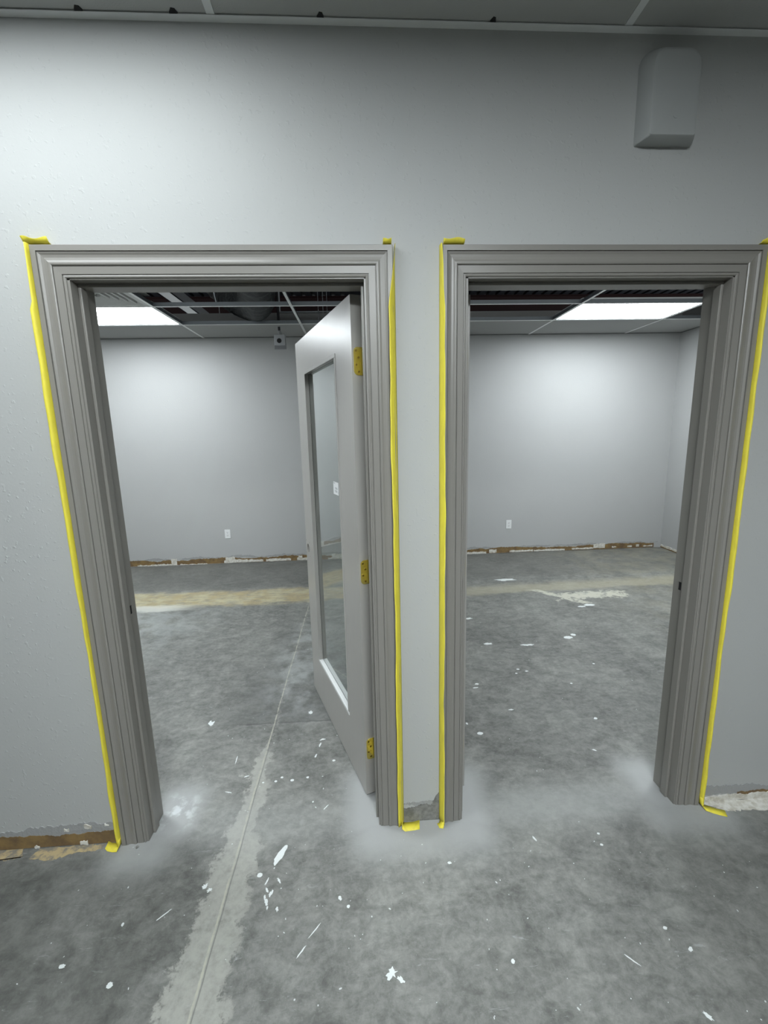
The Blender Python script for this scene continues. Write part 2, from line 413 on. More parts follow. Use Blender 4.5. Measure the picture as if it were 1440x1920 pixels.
light_panel(xsL[0]+.013, xsL[1]-.013, ysL[4]+.013, ysL[3]-.013, RC, ROOM_LAMP_L*1.9, 'light panel in the left room ceiling nearer the doorway, out of sight')
light_panel(xsR[1]+.013, xsR[2]-.013, ysR[4]+.013, ysR[3]-.013, RC, ROOM_LAMP_R*1.1, 'unseen light panel added in the right room ceiling near the doorway')  # unseen panel, added to brighten the right room
# air vent: nested square louvres
vx0, vx1, vy0, vy1 = -1.80-T+.012, -1.80-.012, ysL[2]+.012, ysL[1]-.012
vent = tag(empty('ceiling_vent', ((vx0+vx1)/2, (vy0+vy1)/2, RC)), 'square louvred air vent in the ceiling beside the left light panel', 'vent')
MB().box(vx0, vx1, vy0, vy1, RC+.09, RC+.095).build('back_pan', m_vent, vent)
def ring(i0, i1, z0, z1, name):
    mb = MB(); a = [(vx0+i0, vy0+i0), (vx1-i0, vy0+i0), (vx1-i0, vy1-i0), (vx0+i0, vy1-i0)]
    b = [(vx0+i1, vy0+i1), (vx1-i1, vy0+i1), (vx1-i1, vy1-i1), (vx0+i1, vy1-i1)]
    t = .003
    vs = [(*p, z0) for p in a] + [(*p, z1) for p in b] + [(*p, z0+t) for p in a] + [(*p, z1+t) for p in b]
    fs = []
    for k in range(4):
        j = (k+1) % 4
        fs += [(k, j, 4+j, 4+k), (8+k, 12+k, 12+j, 8+j), (k, 8+k, 8+j, j), (4+k, 4+j, 12+j, 12+k)]
    mb.add(vs, fs).build(name, m_vent, vent)
ring(0, .028, RC+.003, RC+.003, 'vent_frame')
for k in range(5):
    a_ = .028+.050*k
    ring(a_, a_+.010, RC+.003, RC+.0032, 'louvre_lip')
    ring(a_+.010, a_+.0495, RC+.004, RC+.020, 'louvre')
    ring(a_+.0495, a_+.0500, RC+.022, RC+.003, 'louvre_riser')

# ------------------------------------------------------------------ plenum above the rooms
dk = MB()
n = 110
for i in range(n):
    x0 = -9 + i*.18; z = 4.15
    dk.box(x0, x0+.11, .2, 14, z, z+.006); dk.box(x0+.11, x0+.18, .2, 14, z+.04, z+.046)
    dk.add([(x0+.11, .2, z), (x0+.11, 14, z), (x0+.112, 14, z+.046), (x0+.112, .2, z+.046)], [(0,1,2,3)])
    dk.add([(x0+.18, .2, z), (x0+.18, 14, z), (x0+.178, 14, z+.046), (x0+.178, .2, z+.046)], [(3,2,1,0)])
struct(dk, 'ceiling_deck', m_deck, 'dark corrugated roof deck above the open ceiling grid', 'roof')
for yb, zb in ((7.2, 3.80), (11.0, 3.75)):
    j = MB().box(-9, 9, yb-.07, yb+.07, zb, zb+.012).box(-9, 9, yb-.005, yb+.005, zb+.012, 4.138).box(-9, 9, yb-.07, yb+.07, 4.138, 4.15)
    struct(j, 'trim_'+('1' if yb < 8 else '2')+'_roof_beam', m_joist, ('nearer' if yb < 8 else 'farther')+' dark red steel roof beam in the ceiling void', 'beam')
# pale strut running away from the viewer
st = MB().box(-2.30, -2.285, 3.0, 6.5, 3.30, 3.42).box(-2.30, -2.14, 3.0, 6.5, 3.30, 3.306).box(-2.155, -2.14, 3.0, 6.5, 3.30, 3.42).cyl((-2.22, 3.3, 3.30), (-2.22, 3.3, 4.16), .006, n=8).cyl((-2.22, 6.2, 3.30), (-2.22, 6.2, 4.16), .006, n=8)
tag(st.build('steel_strut', m_galv), 'pale steel channel running away above the left light panel', 'beam')
# flexible duct
pth = [(-.78, 1.6, 3.25), (-.84, 2.3, 3.18), (-.93, 2.9, 3.06), (-1.0, 3.25, 2.99), (-1.12, 3.45, 3.03), (-1.32, 3.55, 3.15), (-1.5, 3.55, 3.35), (-1.6, 3.5, 3.7), (-1.62, 3.5, 4.1)]
fine = []
for i in range(len(pth)-1):
    a, b = Vector(pth[i]), Vector(pth[i+1])
    p_0 = Vector(pth[max(i-1, 0)]); p_3 = Vector(pth[min(i+2, len(pth)-1)])
    for k in range(10):
        t = k/10
        fine.append(.5*((2*a)+(b-p_0)*t+(2*p_0-5*a+4*b-p_3)*t*t+(3*a-p_0-3*b+p_3)*t**3))
fine.append(Vector(pth[-1]))
dct = MB().tube(fine, [.175 + (.007 if i % 2 else -.004) for i in range(len(fine))], 28)
tag(dct.build('flexible_duct', m_duct, smooth=True), 'drooping grey flexible air duct above the left room grid', 'duct')
# wires, pipes
for k, (xa, lab) in enumerate(((-.385, 'leftmost'), (-.335, 'middle'), (-.292, 'rightmost'))):
    w = MB().cyl((xa, 3.39, RC+.03), (xa, 3.39, 4.13), .0035, n=6)
    tag(w.build('hanger_wire', m_galv), lab+' of the three thin hanger wires above the open door', 'wire')
tag(MB().cyl((-1.24, 2.70, RC+.036), (-1.24, 1.9, 3.95), .005, n=8).build('hanger_wire', m_galv), 'slanting hanger wire above the missing tiles, left of the duct', 'wire')
tag(MB().cyl((-.86, 3.82, 3.02), (.14, 3.82, 3.02), .012, n=10).cyl((-.86, 3.82, 3.02), (-.86, 3.82, 3.40), .012, n=10).build('conduit', m_galv, smooth=True), 'thin steel conduit crossing behind the ceiling box pole', 'pipe')
# hanging box
bx, by = -.822, 3.50
bxe = tag(empty('ceiling_box', (bx, by, 2.57)), 'small grey box with a round black opening, hanging on a pole', 'box')
MB().cyl((bx-.004, by, 2.737), (bx-.004, by, 3.6), .013, n=12).build('pole', m_black, bxe, smooth=True)
MB().cyl((bx, by, 2.700), (bx-.003, by, 2.747), .026, .017, n=14).build('coupling', m_box, bxe, smooth=True)
MB().box(bx-.060, bx+.060, by-.028, by+.028, 2.590, 2.707).build('housing', m_box, bxe, bevel=.006)
MB().cyl((bx-.006, by-.032, 2.640), (bx-.006, by-.022, 2.640), .025, n=20).build('opening', m_dark, bxe)
MB().cyl((bx-.006, by-.0305, 2.640), (bx-.006, by-.029, 2.640), .031, n=20).build('opening_rim', m_box, bxe)
MB().add([(bx-.055, by-.040, 2.584), (bx+.070, by-.040, 2.584), (bx+.078, by-.100, 2.532), (bx-.048, by-.100, 2.532),
          (bx-.055, by-.040, 2.591), (bx+.070, by-.040, 2.591), (bx+.078, by-.100, 2.539), (bx-.048, by-.100, 2.539)],
         [(0,1,2,3),(7,6,5,4),(0,4,5,1),(1,5,6,2),(2,6,7,3),(3,7,4,0)]).build('tilted_plate', m_box, bxe)
MB().box(bx-.040, bx+.05, by-.042, by-.026, 2.584, 2.594).build('plate_lip', m_box, bxe)

# ------------------------------------------------------------------ door frames: jambs, stops, casings
PROF = [(0, 0), (0, .0090), (.02, .0112), (.05, .0120), (.085, .0112), (.100, .0085), (.112, .0085), (.118, .0122), (.355, .0132), (.366, .0100),
        (.378, .0100), (.385, .0150), (.42, .0170), (.47, .0168), (.54, .0150), (.62, .0142), (.70, .0152), (.76, .0180), (.785, .0185),
        (.800, .0145), (.812, .0145), (.818, .0200), (.985, .0200), (1, .0188), (1, 0)]
def casing_piece(name, a_in, a_out, b_in, b_out, face, sgn, parent, mat=m_trim):
    """profile swept between two mitred ends; a/b = (inner, outer) corner in (x,z)"""
    def ringp(i_, o_): return [(i_[0]+(o_[0]-i_[0])*u, face - sgn*t, i_[1]+(o_[1]-i_[1])*u) for u, t in PROF]
    A, B = ringp(a_in, a_out), ringp(b_in, b_out); k = len(PROF)
    mb = MB().add(A + B, [(i, (i+1) % k, k+(i+1) % k, k+i) for i in range(k)] + [tuple(range(k)), tuple(range(2*k-1, k-1, -1))])
    return mb.build(name, mat, parent)
def frame(idx, xa, xb, oxl, oxr, label, hinge_right):
    e = tag(empty('trim_%d' % idx, ((xa+xb)/2, .08, 0)), label, 'door frame', kind='structure')
    il, ir, iz, oz = xa-.008, xb+.006, HEAD+.004, 2.243
    for face, sgn in ((YF, 1), (YR, -1)):
        casing_piece('casing_leg', (il, 0.001), (oxl, 0.001), (il, iz), (oxl, oz), face, sgn, e)
        casing_piece('casing_leg', (ir, 0.001), (oxr, 0.001), (ir, iz), (oxr, oz), face, sgn, e)
        casing_piece('head_casing', (il, iz), (oxl, oz), (ir, iz), (oxr, oz), face, sgn, e)
    y0, y1 = .0135, .146
    # strike side has a latch mortise
    zs, ys0, ys1, hh = .972, .101, .117, .018
    for side, x in ((-1, xa), (1, xb)):
        o0, o1 = (x-jt, x) if side < 0 else (x, x+jt)
        mb = MB()
        strike = (side > 0) != hinge_right
        if strike:
            mb.box(o0, o1, y0, ys0, 0.001, HEAD+jt); mb.box(o0, o1, ys1, y1, 0.001, HEAD+jt)
            mb.box(o0, o1, ys0, ys1, 0.001, zs-hh); mb.box(o0, o1, ys0, ys1, zs+hh, HEAD+jt)
        else: mb.box(o0, o1, y0, y1, 0.001, HEAD+jt)
        jb = mb.build('side_jamb', m_trim, e)
        if strike:
            q0, q1 = (o0-.001, o1-.002) if side < 0 else (o0+.002, o1+.001)
            MB().box(q0, q1, ys0, ys1, zs-hh, zs+hh).build('latch_mortise', m_dark, jb)
    MB().box(xa-jt, xb+jt, y0, y1, HEAD, HEAD+jt).build('head_jamb', m_trim, e)
    s = .011; sy0, sy1 = .050, .085
    MB().box(xa, xa+s, sy0, sy1, .001, HEAD-s).build('door_stop', m_trim, e, bevel=.0025)
    MB().box(xb-s, xb, sy0, sy1, .001, HEAD-s).build('door_stop', m_trim, e, bevel=.0025)
    MB().box(xa, xb, sy0, sy1, HEAD-s, HEAD).build('door_stop', m_trim, e, bevel=.0025)
    return e
fr1 = frame(1, *OPEN[0], -1.019, .131, 'satin taupe door frame with moulded casing around the left doorway', True)
fr2 = frame(2, *OPEN[1], .298, 1.432, 'satin taupe door frame with moulded casing around the right doorway', False)

# ------------------------------------------------------------------ doors
DW, DT = .955, .0445
def make_door(idx, A, rz, sg, label):
    """local x along the width from the hinge edge, thickness from y=0 (corridor face) to sg*DT"""
    e = tag(empty('door_%d' % idx, (A[0], A[1], 0), rz), label, 'door', kind='structure')
    Y = lambda d: sg*d
    def bx(mb, x0, x1, d0, d1, z0, z1): y0, y1 = sorted((Y(d0), Y(d1))); return mb.box(x0, x1, y0, y1, z0, z1)
    z0, z1 = .022, 2.136; gx0, gx1, gz0, gz1 = .207, .772, .288, 1.964
    bx(MB(), 0, gx0, 0, DT, z0, z1).build('hinge_stile', m_door, e, local=True)
    # lock stile with a through bore
    hxx, hz, R, q, N = .905, .960, .027, .045, 24
    ls = MB()
    bx(ls, gx1, DW, 0, DT, z0, hz-q); bx(ls, gx1, DW, 0, DT, hz+q, z1)
    bx(ls, gx1, hxx-q, 0, DT, hz-q, hz+q); bx(ls, hxx+q, DW, 0, DT, hz-q, hz+q)
    vs = []; fs = []
    for d in (0, DT):
        for i in range(N):
            t = 2*PI*i/N + PI/N; c_, s_ = math.cos(t), math.sin(t); mx = max(abs(c_), abs(s_))
            vs.append((hxx+c_*R, Y(d), hz+s_*R)); vs.append((hxx+c_/mx*q, Y(d), hz+s_/mx*q))
    for i in range(N):
        j = (i+1) % N; a, b, c, d_ = 2*i, 2*i+1, 2*j+1, 2*j; o = 2*N
        fs += [(a, b, c, d_), (o+a, o+d_, o+c, o+b), (a, d_, o+d_, o+a)]
    ls.add(vs, fs)
    ls.build('lock_stile', m_door, e, local=True)
    bx(MB(), gx0, gx1, 0, DT, gz1, z1).build('top_rail', m_door, e, local=True)
    bx(MB(), gx0, gx1, 0, DT, z0, gz0).build('bottom_rail', m_door, e, local=True)
    bx(MB(), gx0+.006, gx1-.006, .0192, .0252, gz0+.006, gz1-.006).build('glass_pane', m_glass, e, local=True)
    g = .016
    for d0, d1 in ((-.003, .0192), (.0252, DT+.003)):
        for nm, mt, bb in (('glazing_bead', m_door, (gx0, gx0+g, gz0+g, gz1-g)), ('glazing_bead', m_door, (gx1-g, gx1, gz0+g, gz1-g)),
                           ('glazing_bead', m_door, (gx0, gx1, gz1-g, gz1)), ('glazing_bead', m_bead_white, (gx0, gx1, gz0, gz0+g))):
            o = bx(MB(), bb[0], bb[1], d0, d1, bb[2], bb[3]).build(nm, mt, e, local=True, bevel=.0018)
            if mt is m_bead_white: o['label'] = 'white bead under the glass'
    # hinges on the edge
    brass = m_brass if idx == 1 else m_brass_dull
    for hz in (1.902, 1.071, .250):
        H = .051; r = .016; ya, yb = (.007, DT+.002)
        pts = []
        for cz, ccz, a0 in ((hz-H, 1, 180), (hz+H, -1, 90)):
            pass
        arc = [(ya+r-r*math.sin(t), hz+H-r+r*math.cos(t)) for t in (PI/2*k/6 for k in range(7))]     # top corner
        arc2 = [(ya+r-r*math.cos(t), hz-H+r-r*math.sin(t)) for t in (PI/2*k/6 for k in range(7))]
        out = [(yb, hz+H)] + arc + arc2 + [(yb, hz-H)]
        pts = [(-.0002, Y(a), b) for a, b in out]
        hn = MB().prism(pts, (-.0022, 0, 0)).build('hinge_leaf', brass, e, local=True)
        for dy, dz in ((.016, .038), (.026, .013), (.016, -.013), (.026, -.038)):
            MB().cyl((-.0022, Y(dy), hz+dz), (-.0034, Y(dy), hz+dz), .0042, n=10).build('screw', m_screw, hn, local=True)
        kn = MB()
        for k in range(5): kn.cyl((-.004, Y(DT+.005), hz-H+k*.0204+.0004), (-.004, Y(DT+.005), hz-H+(k+1)*.0204-.0004), .0062, n=12)
        kn.build('hinge_knuckle', brass, e, local=True)
    return e
ANG = math.radians(19.95)
d1 = make_door(1, (-.0165, .152), PI/2+ANG, -1, 'taupe door with a tall glass pane and brass hinges, ajar in the left doorway')
d2 = make_door(2, (.434, .166), PI/2, 1, 'taupe glazed door of the right doorway, swung fully open so only its edge shows')
# paper label on the glass
lb = MB().box(.300, .380, -.0192, -.0188, 1.352, 1.412)
for o in (lb,):
    s_ = o.build('glass_label', m_white, d1, local=True); s_['label'] = 'white paper label stuck on the glass'
ink = Mat('grey_label_ink', (.28, .30, .30), .7).m
for k, (a, b, c) in enumerate(((.352, .375, 1.4045), (.318, .352, 1.383), (.316, .348, 1.378), (.320, .358, 1.369), (.320, .350, 1.364), (.304, .309, 1.360), (.304, .309, 1.366))):
    MB().box(a, b, -.0188, -.0184, c, c+.0028).build('label_print', ink, s_, local=True)
# jamb leaves
for fr, xj, sx in ((fr1, OPEN[0][1], -1), (fr2, OPEN[1][0], 1)):
    for hz in (1.902, 1.071, .250):
        H = .051; r = .016; a, b = .106, .148
        out = [(b, hz+H)] + [(a+r-r*math.sin(t), hz+H-r+r*math.cos(t)) for t in (PI/2*k/6 for k in range(7))] + \
              [(a+r-r*math.cos(t), hz-H+r-r*math.sin(t)) for t in (PI/2*k/6 for k in range(7))] + [(b, hz-H)]
        hl = MB().prism([(xj+sx*.0002, y_, z_) for y_, z_ in out], (sx*.0022, 0, 0)).build('hinge_leaf', m_brass, fr)
        for dy, dz in ((.118, .038), (.130, .013), (.118, -.013), (.130, -.038)):
            MB().cyl((xj+sx*.0022, dy, hz+dz), (xj+sx*.0034, dy, hz+dz), .0042, n=10).build('screw', m_screw, hl)

# ------------------------------------------------------------------ masking tape
def ribbon(sections, mat, name, th=.0004):
    """sections: list of cross-section point lists (same length); solid thin sheet"""
    k = len(sections[0]); vs = []; fs = []
    for s in sections: vs += [tuple(p) for p in s]
    n_ = len(sections)
    for i in range(n_-1):
        for j in range(k-1): fs.append((i*k+j, i*k+j+1, (i+1)*k+j+1, (i+1)*k+j))
    me = bpy.data.meshes.new(name); me.from_pydata(vs, [], fs); me.materials.append(mat)
    for p in me.polygons: p.use_smooth = True
    o = bpy.data.objects.new(name, me); COL.objects.link(o)
    md = o.modifiers.new('thickness', 'SOLIDIFY'); md.thickness = th; md.offset = 0
    return o
def tape(name_label, xo, side, prof, seed, top_tail, floor_pts, twist=0.0, flare=0.0):
    rnd = random.Random(seed)
    e = tag(empty('masking_tape', (xo, 0, 0)), name_label, 'tape', 'strips of yellow masking tape beside the door casings')
    secs = []; N = 90; ph = [rnd.uniform(0, 6.28) for _ in range(6)]
    for i in range(N+1):
        z = .012 + (2.246-.012)*i/N
        wv = .0016*math.sin(z*5+ph[0]) + .0011*math.sin(z*13+ph[1]) + .0007*math.sin(z*37+ph[2])
        wy = .0012*math.sin(z*9+ph[3]) + .0008*math.sin(z*29+ph[4])
        sec = []
        for j, (dx, y_) in enumerate(prof):
            f = j/(len(prof)-1)
            dx2, y2 = dx*(1 + flare*max(0, min(1, (z-1.1)/1.0))) if j > 1 else dx, y_
            if i > N-8 and j > 0:      # pinch to the casing corner at the top
                q = (i-(N-8))/8*twist; dx2 = dx*(1-q) + prof[0][0]*q; y2 = y_*(1-q*.6) + .004*q*.6
            sec.append((xo + side*(dx2 + wv*f), y2 + wy*f, z))
        secs.append(sec)
    s1 = ribbon(secs, m_tape, 'tape_strip'); child(s1, e)
    # top tail along the head casing
    if top_tail:
        x0, x1, curl = top_tail; sec = []
        for i in range(13):
            f = i/12; x = x0+(x1-x0)*f
            hgt = .0115 + curl*(.5+.5*math.sin(f*7+seed))
            sec.append([(x, .0185, 2.2445 + (.001 if f < .9 else .003)), (x, .004, 2.2445+hgt*.35), (x, -.008-curl*.4*math.sin(f*5), 2.2445+hgt)])
        t2 = ribbon(sec, m_tape, 'tape_end'); child(t2, e)
    if floor_pts:
        t3 = ribbon(floor_pts, m_tape, 'tape_tail'); child(t3, e)
    return e
def mir(pts, xo): return pts
tape('strip of yellow masking tape left of the left door frame, folded at its foot', -1.019, -1,
     [(.001, .0185), (.0018, .004), (.0025, -.009), (.0045, -.0135), (.0085, -.0155)], 1, (-1.036, -.958, .009),
     [[(-1.020, .010, .040), (-1.020, -.014, .040)], [(-1.021, .006, .014), (-1.021, -.022, .014)], [(-1.027, .012, .003), (-1.025, -.028, .003)],
      [(-1.046, .016, .0012), (-1.043, -.026, .0012)], [(-1.066, .016, .003), (-1.066, -.020, .0015)], [(-1.078, .015, .012), (-1.078, -.012, .006)]], .3, 1.1)
tape('strip of yellow masking tape right of the left door frame, end flat on floor', .131, -1,
     [(-.008, .0185), (-.003, .006), (.005, -.006), (.011, -.013), (.017, -.017)], 2, (.128, .100, .004),
     [[(.134, .016, .030), (.128, -.012, .030)], [(.133, .016, .006), (.128, -.020, .006)], [(.145, .016, .0015), (.140, -.027, .0015)],
      [(.180, .017, .0015), (.178, -.024, .0012)], [(.206, .018, .006), (.201, -.022, .002)]], 1)
tape('strip of yellow masking tape left of the right door frame, shortest tail at its foot', .298, 1,
     [(-.008, .0185), (-.006, .006), (-.001, -.004), (.003, -.012), (.007, -.018)], 3, (.300, .372, .006),
     [[(.292, .012, .034), (.304, -.016, .034)], [(.291, .008, .008), (.304, -.020, .008)], [(.286, .002, .0015), (.299, -.026, .0015)],
      [(.278, .001, .0015), (.284, -.022, .0015)]], .8)
tape('strip of yellow masking tape right of the right door frame, long tail on floor', 1.432, 1,
     [(.001, .0185), (.0018, .004), (.0025, -.009), (.0045, -.0135), (.0085, -.0155)], 4, (1.452, 1.405, .008),
     [[(1.434, .010, .045), (1.436, -.016, .045)], [(1.434, .004, .014), (1.432, -.024, .016)], [(1.448, .002, .004), (1.438, -.034, .006)],
      [(1.474, -.010, .0015), (1.460, -.044, .002)], [(1.500, -.026, .0015), (1.482, -.056, .0015)], [(1.522, -.034, .0015), (1.508, -.066, .0015)]], .3)

# ------------------------------------------------------------------ torn wall feet
def ragged(parent, name, mat, a, b, z0, ztop, depth=.0015, step=.008, rough_=.006, seed=0, base_rough=0.0, axis='x', face=None, sgn=-1):
    """thin strip of torn surface with a ragged top edge, on a wall face"""
    rnd = random.Random(seed); n_ = max(3, int(abs(b-a)/step)); mb = MB(); top = []; bot = []
    v = 0; w = 0
    for i in range(n_+1):
        f = i/n_; v = v*.7 + rnd.uniform(-1, 1)*rough_; w = w*.7 + rnd.uniform(-1, 1)*base_rough
        zt = (ztop(a+(b-a)*f) if callable(ztop) else ztop) + v
        top.append((a+(b-a)*f, zt)); bot.append((a+(b-a)*f, max(z0+w, .0005)))
    for i in range(n_):
        q = []
        for (s, z) in (bot[i], bot[i+1], top[i+1], top[i]):
            q.append((s, z))
        if q[2][1] <= q[1][1] or q[3][1] <= q[0][1]: continue
        if axis == 'x': f3 = [(s, face, z) for s, z in q]; off = (0, sgn*depth, 0)
        else: f3 = [(face, s, z) for s, z in q]; off = (sgn*depth, 0, 0)
        mb.prism(f3, off)
    if not mb.v: return None
    o = mb.build(name, mat, parent)
    return o
# left of the left frame
ragged(wall_front, 'peeled_paint_edge', m_peel, -2.6, -1.026, .055, lambda x: .090+.010*math.sin(x*9), .0025, .006, .006, 11, .004, face=YF)
ragged(wall_front, 'torn_brown_strip', m_brown, -2.6, -1.026, .004, lambda x: .062+.010*math.sin(x*7.3+1)+.012*(x+1.3), .0034, .006, .0035, 12, face=YF)
for cx, w, z0_, z1_, s in ((-1.175, .030, .004, .022, 1), (-1.235, .018, .072, .082, 2), (-1.150, .028, .080, .094, 3), (-1.075, .016, .082, .094, 4), (-1.36, .02, .0, .012, 5)):
    ragged(wall_front, 'plaster_chip', m_plaster, cx-w/2, cx+w/2, z0_, z1_, .006, .004, .004, 20+s, .003, face=YF)
ad = []
def flat_patch(parent, name, mat, pts, h=.0008, sub=6, jit=.004, seed=1):
    rnd = random.Random(seed); out = []
    for i in range(len(pts)):
        a, b = Vector(pts[i]), Vector(pts[(i+1) % len(pts)])
        for k in range(sub):
            p = a.lerp(b, k/sub); out.append((p.x+rnd.uniform(-jit, jit), p.y+rnd.uniform(-jit, jit), .0002))
    return MB().prism(out, (0, 0, h)).build(name, mat, parent)
flat_patch(floor, 'adhesive_patch', m_adhesive, [(-2.4, .018), (-1.42, .018), (-1.40, -.020), (-1.48, -.030), (-1.62, -.050), (-2.4, -.045)], seed=3, sub=14, jit=.005)
flat_patch(floor, 'adhesive_patch', m_adhesive, [(-1.35, .016), (-1.15, .016), (-1.09, .012), (-1.10, -.008), (-1.20, -.020), (-1.27, -.040), (-1.36, -.030)], seed=4, sub=10, jit=.005)
# between the frames
ragged(wall_front, 'bare_grey_patch', m_greybase, .136, .292, .002, lambda x: .082+.010*math.sin(x*30)+.05*max(0, (x-.262)/.03), .0012, .004, .004, 31, face=YF)
ragged(wall_front, 'peeled_paint_edge', m_peel, .136, .262, .084, lambda x: .098+.004*math.sin(x*30), .0020, .004, .003, 32, .004, face=YF)
# right of the right frame
ragged(wall_front, 'peeled_paint_edge', m_peel, 1.445, 2.9, .030, lambda x: .072+.006*math.sin(x*13), .0030, .006, .006, 41, .004, face=YF)
ragged(wall_front, 'torn_brown_strip', m_brown, 1.62, 2.9, .018, lambda x: .040+.02*(x-1.7), .0038, .006, .003, 42, face=YF)
ragged(wall_front, 'plaster_strip', m_plaster, 1.447, 2.9, .002, lambda x: .022+.010*(x-1.45)*3 if x < 1.75 else .030, .008, .006, .003, 43, face=YF)
flat_patch(floor, 'plaster_patch', m_plaster, [(1.445, .010), (1.56, .012), (1.75, .012), (2.4, .012), (2.4, -.045), (1.75, -.050), (1.60, -.038), (1.545, -.040), (1.50, -.022)], h=.002, seed=6, sub=10, jit=.005)
# back wall, left room
ragged(wall_back, 'peeled_paint_edge', m_peel, XL+.02, .14, .074, lambda x: .094+.008*math.sin(x*11), .003, .012, .007, 51, .006, face=BACK)
ragged(wall_back, 'torn_brown_strip', m_brown, XL+.02, .14, .006, lambda x: .070+.008*math.sin(x*6+.4)+.006*math.sin(x*17), .0042, .010, .005, 52, face=BACK)
for k, (xa, xb, za, zb) in enumerate(((-2.90, -2.40, .002, .022), (-2.47, -2.40, .02, .085), (-2.36, -2.02, .002, .012), (-1.78, -1.66, .006, .085), (-1.66, -1.50, .008, .052), (-1.80, -1.30, .010, .040), (-1.26, -.94, .010, .042),
        (-.86, -.72, .010, .045), (-.84, -.79, .04, .070), (-.45, -.24, .008, .028), (-.40, -.20, .020, .075), (-.12, .12, .004, .04))):
    ragged(wall_back, 'plaster_chip', m_plaster, xa, xb, za, zb, .0055+.0003*k, .010, .005, 60+k, .002, face=BACK)
# back wall, right room
ragged(wall_back, 'peeled_paint_edge', m_peel, .28, XR-.02, .070, lambda x: .088+.008*math.sin(x*9), .003, .012, .006, 71, .006, face=BACK)
ragged(wall_back, 'torn_brown_strip', m_brown, .28, XR-.10, .004, lambda x: .066+.008*math.sin(x*4)+.004*math.sin(x*17), .0042, .010, .005, 72, face=BACK)
for k, (xa, xb, za, zb) in enumerate(((1.2, 1.66, .002, .030), (1.70, 1.80, .01, .055), (1.98, 2.30, .008, .034), (2.31, 2.74, .006, .032), (2.84, 3.14, .012, .034), (3.14, 3.30, .020, .080),
        (3.40, 3.46, .02, .036), (3.62, 3.68, .02, .04), (3.74, 3.78, .02, .05), (3.84, 3.97, .018, .032))):
    ragged(wall_back, 'plaster_chip', m_plaster, xa, xb, za, zb, .0055+.0003*k, .010, .004, 80+k, .002, face=BACK)
ragged(wall_right, 'plaster_strip', m_plaster, 1.2, BACK-.01, .012, lambda y: .040, .004, .012, .005, 91, axis='y', face=XR)
ragged(wall_right, 'torn_brown_strip', m_brown, 1.2, BACK-.01, .002, lambda y: .016, .006, .012, .003, 92, axis='y', face=XR)

# ------------------------------------------------------------------ outlets on the far wall
def outlet(cx, cz, label):
    y = BACK; e = tag(empty('wall_outlet', (cx, y, cz)), label, 'outlet')
    MB().box(cx-.036, cx+.036, y-.006, y, cz-.058, cz+.058).build('cover_plate', m_white, e, bevel=.003)
    for dz in (.020, -.020):
        r = MB().cyl((cx, y-.0085, cz+dz), (cx, y-.005, cz+dz), .0165, n=20).build('receptacle', m_white, e)
        MB().box(cx-.0078, cx-.0052, y-.0092, y-.0082, cz+dz-.002, cz+dz+.007).box(cx+.0052, cx+.0078, y-.0092, y-.0082, cz+dz-.002, cz+dz+.007)\
            .cyl((cx, y-.0092, cz+dz-.008), (cx, y-.0082, cz+dz-.008), .0028, n=8).build('slot', m_dark, r)
    MB().cyl((cx, y-.0075, cz), (cx, y-.005, cz), .003, n=8).build('screw', m_galv, e)
outlet(-1.726, .394, 'white wall outlet low on the far wall of the left room')
outlet(1.957, .393, 'white wall outlet low on the far wall of the right room')

# ------------------------------------------------------------------ painted-over wall device, top right
dv = tag(empty('wall_sounder', (1.033, YF, 2.545)), 'boxy alarm housing painted the wall colour, high on the wall above the right doorway', 'alarm')
def rrect(x0, x1, z0, z1, rt_, rb_, y, n_=7):
    pts = []
    for (cx, cz, r, a0) in ((x1-rb_, z0+rb_, rb_, -90), (x1-rt_, z1-rt_, rt_, 0), (x0+rt_, z1-rt_, rt_, 90), (x0+rb_, z0+rb_, rb_, 180)):
        for k in range(n_): t = math.radians(a0+90*k/(n_-1)); pts.append((cx+r*math.cos(t), y, cz+r*math.sin(t)))
    return pts
layers = [rrect(.936, 1.130, 2.545, 2.812, .050, .004, YF), rrect(.9375, 1.1285, 2.545, 2.811, .050, .004, YF-.012), rrect(.950, 1.106, 2.545, 2.788, .042, .006, YF-.052),
          rrect(.9535, 1.1025, 2.548, 2.783, .040, .007, YF-.0575), rrect(.962, 1.095, 2.556, 2.775, .036, .007, YF-.0590)]
mb = MB(); k = len(layers[0]); vs = [p for L in layers for p in L]
fs = [(i*k+j, i*k+(j+1) % k, (i+1)*k+(j+1) % k, (i+1)*k+j) for i in range(len(layers)-1) for j in range(k)]
fs += [tuple(range(k)), tuple(range((len(layers)-1)*k, len(layers)*k))]
m_dev = Mat('painted_plastic', (.36, .372, .365), .38).m
mb.add(vs, fs).build('housing', m_dev, dv, smooth=True)
MB().cyl((1.033, YF-.0588, 2.60), (1.033, YF-.0602, 2.60), .008, n=14).build('indicator', m_dev, dv)

